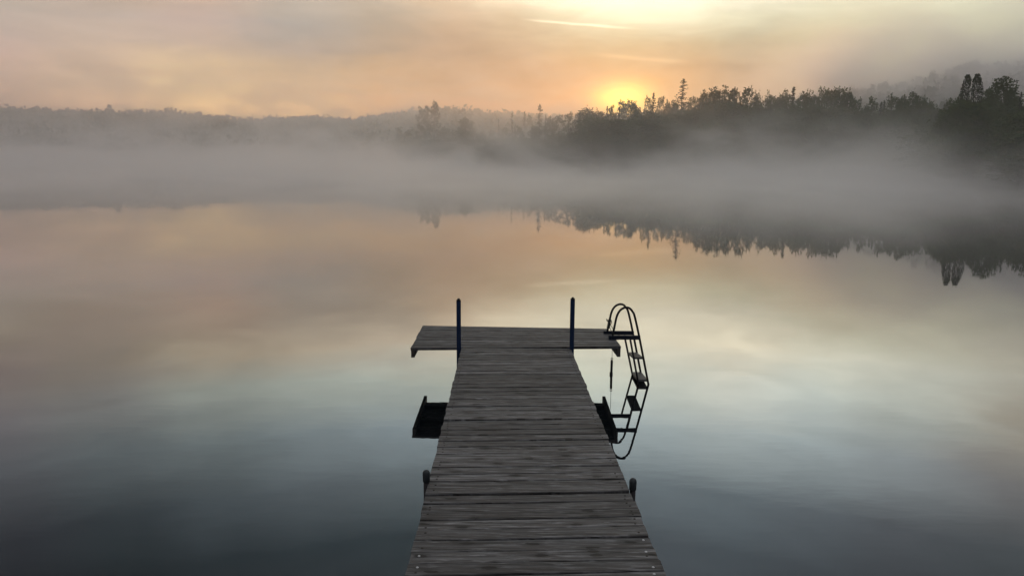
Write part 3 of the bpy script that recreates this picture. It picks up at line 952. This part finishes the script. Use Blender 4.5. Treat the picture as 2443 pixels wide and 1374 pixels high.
T = [ # kind, x, y(top), width px, label or None
 ('loose', 1005, 252, 20, "small loose leafy tree beside the tall ragged pine at the left of the centre shore"),
 ('loose', 1018, 250, 18, "pale leafy tree touching the left side of the tall ragged pine"),
 ('ragged', 1036, 238, 21, "tall ragged pine standing up alone above the far wooded hill, left of the dock's line"),
 ('round', 1111, 277, 34, "rounded hazy tree standing apart between the lone ragged pine and the small spruces"),
 ('tall', 1173, 305, 15, "short dark rounded tree low in the mist left of the small spruces"),
 ('spruce', 1190, 283, 9, "small pointed spruce, leftmost of the little spruces on the hazy gap"),
 ('tall', 1204, 300, 18, None), ('round', 1148, 312, 26, None), ('spruce', 1080, 306, 12, None), ('round', 1062, 300, 28, None), ('loose', 1240, 300, 20, None), ('round', 1275, 296, 24, None),
 ('spruce_shoulder', 1222, 266, 15, "slim spruce with a knobbly top, left of the tall dark spruce in the gap"),
 ('spruce', 1229, 297, 10, "thin short spruce spike at the right foot of the slim knobbly spruce"),
 ('spruce', 1252, 265, 15, "pale faded spruce between the slim knobbly spruce and the tall dark one"),
 ('loose', 1264, 273, 15, "pale faded leafy tree just left of the tall dark spruce in the gap"),
 ('spruce_shoulder', 1288, 248, 34, "tallest dark spruce with wide shoulders in the low gap straight above the dock"),
 ('spruce', 1302, 271, 11, "narrow spruce close against the right side of the tallest gap spruce"),
 ('loose', 1311, 275, 18, "open-crowned tree just right of the tallest gap spruce"),
 ('spruce', 1319, 279, 10, None),
 ('loose', 1333, 273, 28, "thin bare-stemmed leafy tree, first of the see-through trees left of the sun"),
 ('loose', 1358, 265, 24, "taller see-through leafy tree left of the sun glow"),
 ('loose', 1381, 263, 20, None),
 ('round', 1404, 249, 46, "broad rounded tree, highest just left of the yellow sun glow"),
 ('round', 1431, 256, 28, "lower rounded tree directly under the left edge of the sun glow"),
 ('spike', 1449, 253, 6, None),
 ('loose', 1458, 249, 19, "small feathery tree at the left foot of the sun glow"),
 ('spike', 1478, 254, 4, "tiny thin spruce spike right in the bright sun glow"),
 ('umbrella', 1494, 236, 44, "umbrella-shaped pale tree in front of the rising sun"),
 ('loose', 1512, 240, 26, "lacy tree at the right part of the sun glow"),
 ('round', 1524, 248, 24, None),
 ('loose', 1547, 226, 20, "tall airy tree leaning on the left of the dark pointed spruce beside the sun"),
 ('spruce', 1560, 219, 22, "dark pointed spruce just right of the sun glow"),
 ('loose', 1578, 228, 20, "airy tree touching the right side of the pointed spruce beside the sun"),
 ('round', 1597, 236, 28, None),
 ('loose', 1613, 238, 26, None),
 ('spruce_tall', 1631, 187, 42, "tallest lone spruce rising high above the treeline right of the sun"),
 ('loose', 1652, 229, 26, "low leafy tree at the right foot of the tallest lone spruce"),
 ('round', 1672, 221, 24, None),
 ('spiky', 1692, 210, 40, "leafy tree on the left shoulder of the high rounded clump right of the lone spruce"),
 ('spiky', 1724, 203, 58, "broad twiggy-topped tree, highest of the rounded clump right of the lone spruce"),
 ('loose', 1754, 207, 28, "see-through twiggy tree right of the broad rounded clump"),
 ('loose', 1785, 203, 42, "open lacy tree at the right end of the rounded clump, ending before the low dip"),
 ('round', 1806, 212, 24, None),
 ('round', 1841, 214, 34, "low rounded tree in the faint dip of the dark treeline"),
 ('round', 1863, 217, 28, None),
 ('spiky', 1878, 212, 26, "twiggy tree just left of the sharp little spruce spike"),
 ('spike', 1894, 207, 11, "sharp little spruce spike poking above the dark leafy bank"),
 ('spiky', 1921, 211, 38, "twiggy green tree just right of the sharp little spruce spike"),
 ('round', 1946, 215, 30, None),
 ('spiky', 1971, 205, 44, "bushy dark green tree with twiggy top, left of the twin green crowns' notch"),
 ('spiky', 2003, 204, 48, "bushy dark green tree with twiggy top at the right end of the high dark bank"),
 ('spiky', 2024, 208, 28, "twiggy tree where the high dark bank drops away to the right"),
 ('loose', 2040, 226, 20, None),
 ('loose', 2051, 229, 15, None),
 ('round', 2063, 250, 26, None),
 ('loose', 2086, 229, 30, "pale leafy tree in the hollow left of the two tiny spruce tips"),
 ('spike', 2103, 243, 8, "left one of two tiny spruce tips in the hollow of the right treeline"),
 ('spike', 2111, 238, 8, "right one of two tiny spruce tips in the hollow of the right treeline"),
 ('loose', 2131, 221, 32, "leafy tree leaning out over the hollow right of the tiny spruce tips"),
 ('round', 2153, 221, 28, None),
 ('spiky', 2183, 217, 46, "broad bushy tree on the dark hump left of the twin pines"),
 ('round', 2206, 224, 34, "rounded tree on the falling right side of the dark hump left of the twin pines"),
 ('round', 2223, 234, 26, None),
 ('round', 2241, 248, 26, None),
 ('loose', 2262, 232, 24, "small leafy tree in the dip left of the twin pines"),
 ('loose', 2279, 239, 24, None),
 ('loose', 2292, 222, 22, "leafy tree at the left foot of the twin pines"),
 ('spruce', 2299, 193, 14, "slender spruce standing close to the left of the twin pines"),
 ('pine_l', 2314, 177, 36, "left one of the black twin pines with dense oval tops"),
 ('pine_r', 2328, 176, 36, "right one of the black twin pines with dense oval tops"),
 ('round', 2345, 223, 32, "leafy tree at the right foot of the twin pines"),
 ('spiky', 2370, 207, 38, "bushy tree between the twin pines and the tall tree at the right edge"),
 ('tall', 2395, 182, 60, "tall broad leafy tree, highest near the right edge"),
 ('round', 2414, 204, 38, None),
 ('loose', 2427, 222, 22, None),
 ('spruce', 2437, 217, 18, "dark spruce at the very right edge of the treeline"),
 ('round', 2462, 232, 40, None),
 ('spiky', 2495, 215, 44, None), ('spruce', 2530, 205, 26, None), ('round', 2560, 215, 50, None),
]
def sector(px):
    for lim, s in ((1300, "above the dock"), (1545, "under the sun"), (1800, "near the lone spruce"), (2035, "of the dark bank"), (2290, "left of the twin pines")):
        if px < lim: return s
    return "by the twin pines"
SCALE_X = {}
for kind, px, py, wpx, label in T:
    a, sl = pix(px, py)
    D = float(np.interp(px, [p for p, _ in DPROF], [d for _, d in DPROF]))
    if kind in ('spike',) and label is None: D += 4
    if px < 1070: D += 18
    if px in (1252, 1264): D += 45
    if px in (1494, 1547, 1578): D += 22
    ztop = CAM_H + D * sl
    depth = D * math.cos(a) * math.cos(PITCH)
    width = wpx / FPX * depth * ({'spike': 1.7, 'spruce': 1.3, 'spruce_tall': 1.15, 'spruce_shoulder': 1.25, 'spiky': 1.3}.get(kind, 1.0 if 'pine' in kind else 1.3))
    grp = None
    if label is None:
        sec = sector(px)
        k_ = 'spruce' if kind in ('spike', 'spruce') else 'leafy tree'
        label = f"one of the small plain {k_ if k_ == 'spruce' else k_}s on the skyline {sec}".replace('spruces', 'spruces')
        grp = f"small {k_}s on the skyline {sec}"
    place(kind, a, D, ztop, width, label, grp)
# pale trees on the foggy slope behind, at the right
B = [('round', 2035, 204, 30), ('round', 2060, 206, 28), ('tall', 2083, 200, 18), ('round', 2110, 191, 38), ('tall', 2138, 208, 22), ('round', 2165, 205, 32), ('round', 2195, 200, 34),
     ('tall', 2225, 166, 21), ('round', 2246, 196, 28), ('tall', 2266, 163, 26), ('round', 2290, 150, 46), ('round', 2318, 141, 60), ('round', 2347, 150, 52), ('round', 2372, 162, 34), ('round', 2397, 147, 52), ('spike', 2435, 172, 14), ('round', 2447, 150, 40)]
BL = {2110: "pale round-topped tree ghosting in fog above the hollow of the right treeline", 2225: "pale column-shaped tree ghosting in fog left of the twin pines", 2266: "second pale column-shaped tree in fog, nearer the twin pines",
      2318: "broadest pale tree crown in the fog right behind the twin pines", 2397: "pale broad tree in fog behind the tall leafy tree at the right edge", 2435: "pale thin spruce in fog near the right edge", 2290: "pale tree in fog directly left behind the twin pines"}
for kind, px, py, wpx in B:
    a, sl = pix(px, py)
    D = 205 + random.uniform(-8, 8) + (15 if px < 2200 else 0)
    label = BL.get(px); grp = None
    if label is None:
        grp = "pale trees in the fog behind the right treeline"
        label = "faint pale tree, one of the fog-faded row behind the right treeline"
    place(kind, a, D, CAM_H + D * sl, wpx / FPX * D * math.cos(a) * math.cos(PITCH), label, grp)
# body of the near wood below the skyline
sky_px = [t[1] for t in T]; sky_py = [t[2] for t in T]
nfill = 0
for px in np.arange(985, 2660, 13.0):
    for row in range(2):
        x_ = px + random.uniform(-7, 7)
        ys = float(np.interp(x_, sky_px, sky_py))
        lowest = max(float(np.interp(x_ + d_, sky_px, sky_py)) for d_ in (-14, 0, 14))
        if x_ < 1330: lowest = max(lowest, 312)
        elif x_ < 1400: lowest = max(lowest, 290)
        fr = (random.uniform(.10, .30), random.uniform(.38, .72))[row]
        py = lowest + 6 + fr * (374 - lowest)
        a, sl = pix(x_, py)
        D0 = float(np.interp(x_, [p for p, _ in DPROF], [d for _, d in DPROF]))
        D = D0 - (3 + random.uniform(0, 4), 8 + random.uniform(0, 5))[row]
        Rs = float(lerp_tab(math.degrees(a), SHORE))
        D = max(D, Rs + 1.0)
        kd = random.choice(['round', 'round', 'spiky', 'tall', 'round', 'spruce' if x_ < 1700 or random.random() < .3 else 'round'])
        sec = sector(x_)
        rn = ("upper", "lower")[row]
        nm = 'spruce' if kd == 'spruce' else 'leafy tree'
        lab = f"misty {nm} in the {rn} body of the wood {sec}"
        ztop = CAM_H + D * sl
        place(kd, a, D, ztop, random.uniform(5.0, 7.5) if kd != 'spruce' else random.uniform(3, 4), lab, f"{nm}s in the {rn} body of the wood {sec}")
print("trees:", NTREE)

# the far wood on the hill: one mass of small trees
def small_tree(x, y, z, H_, conifer):
    if conifer:
        n_ = 26
        t = rng.uniform(0, 1, n_) ** .8
        a = rng.uniform(0, 6.28, n_); r_ = H_ * .16 * (1 - t) * rng.uniform(.3, 1, n_)
        P = np.stack([r_ * np.cos(a), r_ * np.sin(a), H_ * (.1 + .9 * t)], 1)
        s = H_ * .11
    else:
        n_ = 34
        d = rng.normal(size=(n_, 3)); d /= np.linalg.norm(d, axis=1)[:, None]
        P = d * rng.uniform(.5, 1.1, (n_, 1)) * [H_ * .34, H_ * .34, H_ * .44] + [0, 0, H_ * .50]
        s = H_ * .24
    V, F = leaf_cards(P, s, 1.1)
    return V + [x, y, z], F
VV, FF, off = [], [], 0
cnt = 0
for _ in range(14000):
    a = rng.uniform(-50, 16); D = rng.uniform(150, 545)
    Rs = float(lerp_tab(a, SHORE)); Cd = float(lerp_tab(a, CREST_D))
    if D < Rs + 3 or D > Cd + 25: continue
    if a > -7 and D < Rs + 60: continue
    if rng.uniform() > D / 545: continue
    x, y = D * math.sin(R(a)), D * math.cos(R(a))
    H_ = rng.uniform(7.5, 10.0) * (1.2 if rng.uniform() < .04 else 1)
    if D < Rs + 20: H_ *= .8
    V, F = small_tree(x, y, float(terrain(x, y)) - .3, H_, rng.uniform() < .18)
    VV.append(V); FF.append(F + off); off += len(V); cnt += 1
# and on the slope behind the right shore
for _ in range(1500):
    a = rng.uniform(16, 50); D = rng.uniform(165, 262)
    if D < float(lerp_tab(a, SHORE)) + 45: continue
    x, y = D * math.sin(R(a)), D * math.cos(R(a))
    V, F = small_tree(x, y, float(terrain(x, y)) - .3, rng.uniform(6.5, 9.5), rng.uniform() < .3)
    VV.append(V); FF.append(F + off); off += len(V); cnt += 1
print("far wood trees:", cnt)
me = mesh_np("far_wood", np.concatenate(VV), np.concatenate(FF), M_LEAF)
tag(obj("far_wood", me), "hazy mass of woodland covering the low hills behind the lake", "woodland", kind='stuff')

# ---------------------------------------------------------------- mist and haze
def closed_box(name, lo, hi, material):
    b = MB()
    c = [(l + h) / 2 for l, h in zip(lo, hi)]; d = [h - l for l, h in zip(lo, hi)]
    b.box(c, d)
    return b.build(name, material)
mh, N = mat("thin_haze")
pv = N.n('ShaderNodeVolumePrincipled')
pv.inputs['Color'].default_value = (.98, .975, .965, 1)
pv.inputs['Density'].default_value = HAZE_D
pv.inputs['Anisotropy'].default_value = AIR_G
finish(N, None, pv.outputs[0])
hz = closed_box("haze", (-830, -830, -2.7), (830, 830, 50.5), mh)
tag(hz, "thin even haze over the lake and the woods", "haze", kind='stuff')

mm, N = mat("lake_mist")
P_ = N.n('ShaderNodeNewGeometry').outputs['Position']
X_, Y_, Z_ = N.sep(P_)
Dm = N.v('LENGTH', N.v('MULTIPLY', P_, (1, 1, 0)))
billow = N.noise(N.v('MULTIPLY', P_, (.045, .034, .10)), 1.0, 3, .6, dist=.7)
bil = N.step(billow, .36, .64, .22, 1.75)
# ground-hugging layer over the open water: knee-high near the dock, taller towards the far shore
lay_h = N.m('MULTIPLY', N.m('ADD', .60, N.m('MULTIPLY', Dm, .0088)), N.step(billow, .36, .68, .45, 1.4))
layer = N.m('EXPONENT', N.m('MULTIPLY', N.m('DIVIDE', Z_, lay_h), -1.0))
layer = N.m('MULTIPLY', layer, N.step(Dm, 14, 75, 0, MIST_LAYER))
# thick fog on the slope behind the right shore
tan_ = N.m('DIVIDE', X_, N.m('MAXIMUM', Y_, 1.0))
start = N.m('SUBTRACT', 172.0, N.m('MULTIPLY', N.m('SUBTRACT', tan_, .404), 140.0))
back = N.step(N.m('SUBTRACT', Dm, start), -8, 22, 0, MIST_BACK)
back = N.m('MULTIPLY', back, N.step(tan_, .26, .46))
back = N.m('MULTIPLY', back, N.step(Z_, 18, 38, 1, .08))
back = N.m('MULTIPLY', back, N.step(Dm, 235, 300, 1, 0))
dens = N.m('ADD', layer, back)
torn = N.step(N.noise(N.v('MULTIPLY', P_, (.10, .07, .20)), 1.0, 3, .6, dist=.8), .40, .62, .05, 2.4)
for (c, r_, k) in MIST_BLOBS:
    q = N.v('DIVIDE', N.v('SUBTRACT', P_, c), r_)
    q = N.v('DOT_PRODUCT', q, q)
    g_ = N.m('MULTIPLY', N.m('EXPONENT', N.m('MULTIPLY', q, -1.0)), k)
    if r_[0] < 20: g_ = N.m('MULTIPLY', g_, torn)
    dens = N.m('ADD', dens, g_)
dens = N.m('MULTIPLY', dens, bil)
pv = N.n('ShaderNodeVolumePrincipled')
pv.inputs['Color'].default_value = (1.0, .985, .985, 1)
N.put(pv.inputs['Density'], dens)
pv.inputs['Anisotropy'].default_value = AIR_G
finish(N, None, pv.outputs[0])
mm.cycles.volume_step_rate = MIST_STEP
ms = closed_box("mist", (-560, 14, .03), (300, 560, 46), mm)
tag(ms, "low bank of morning mist drifting over the lake and its wooded shore", "mist", kind='stuff')
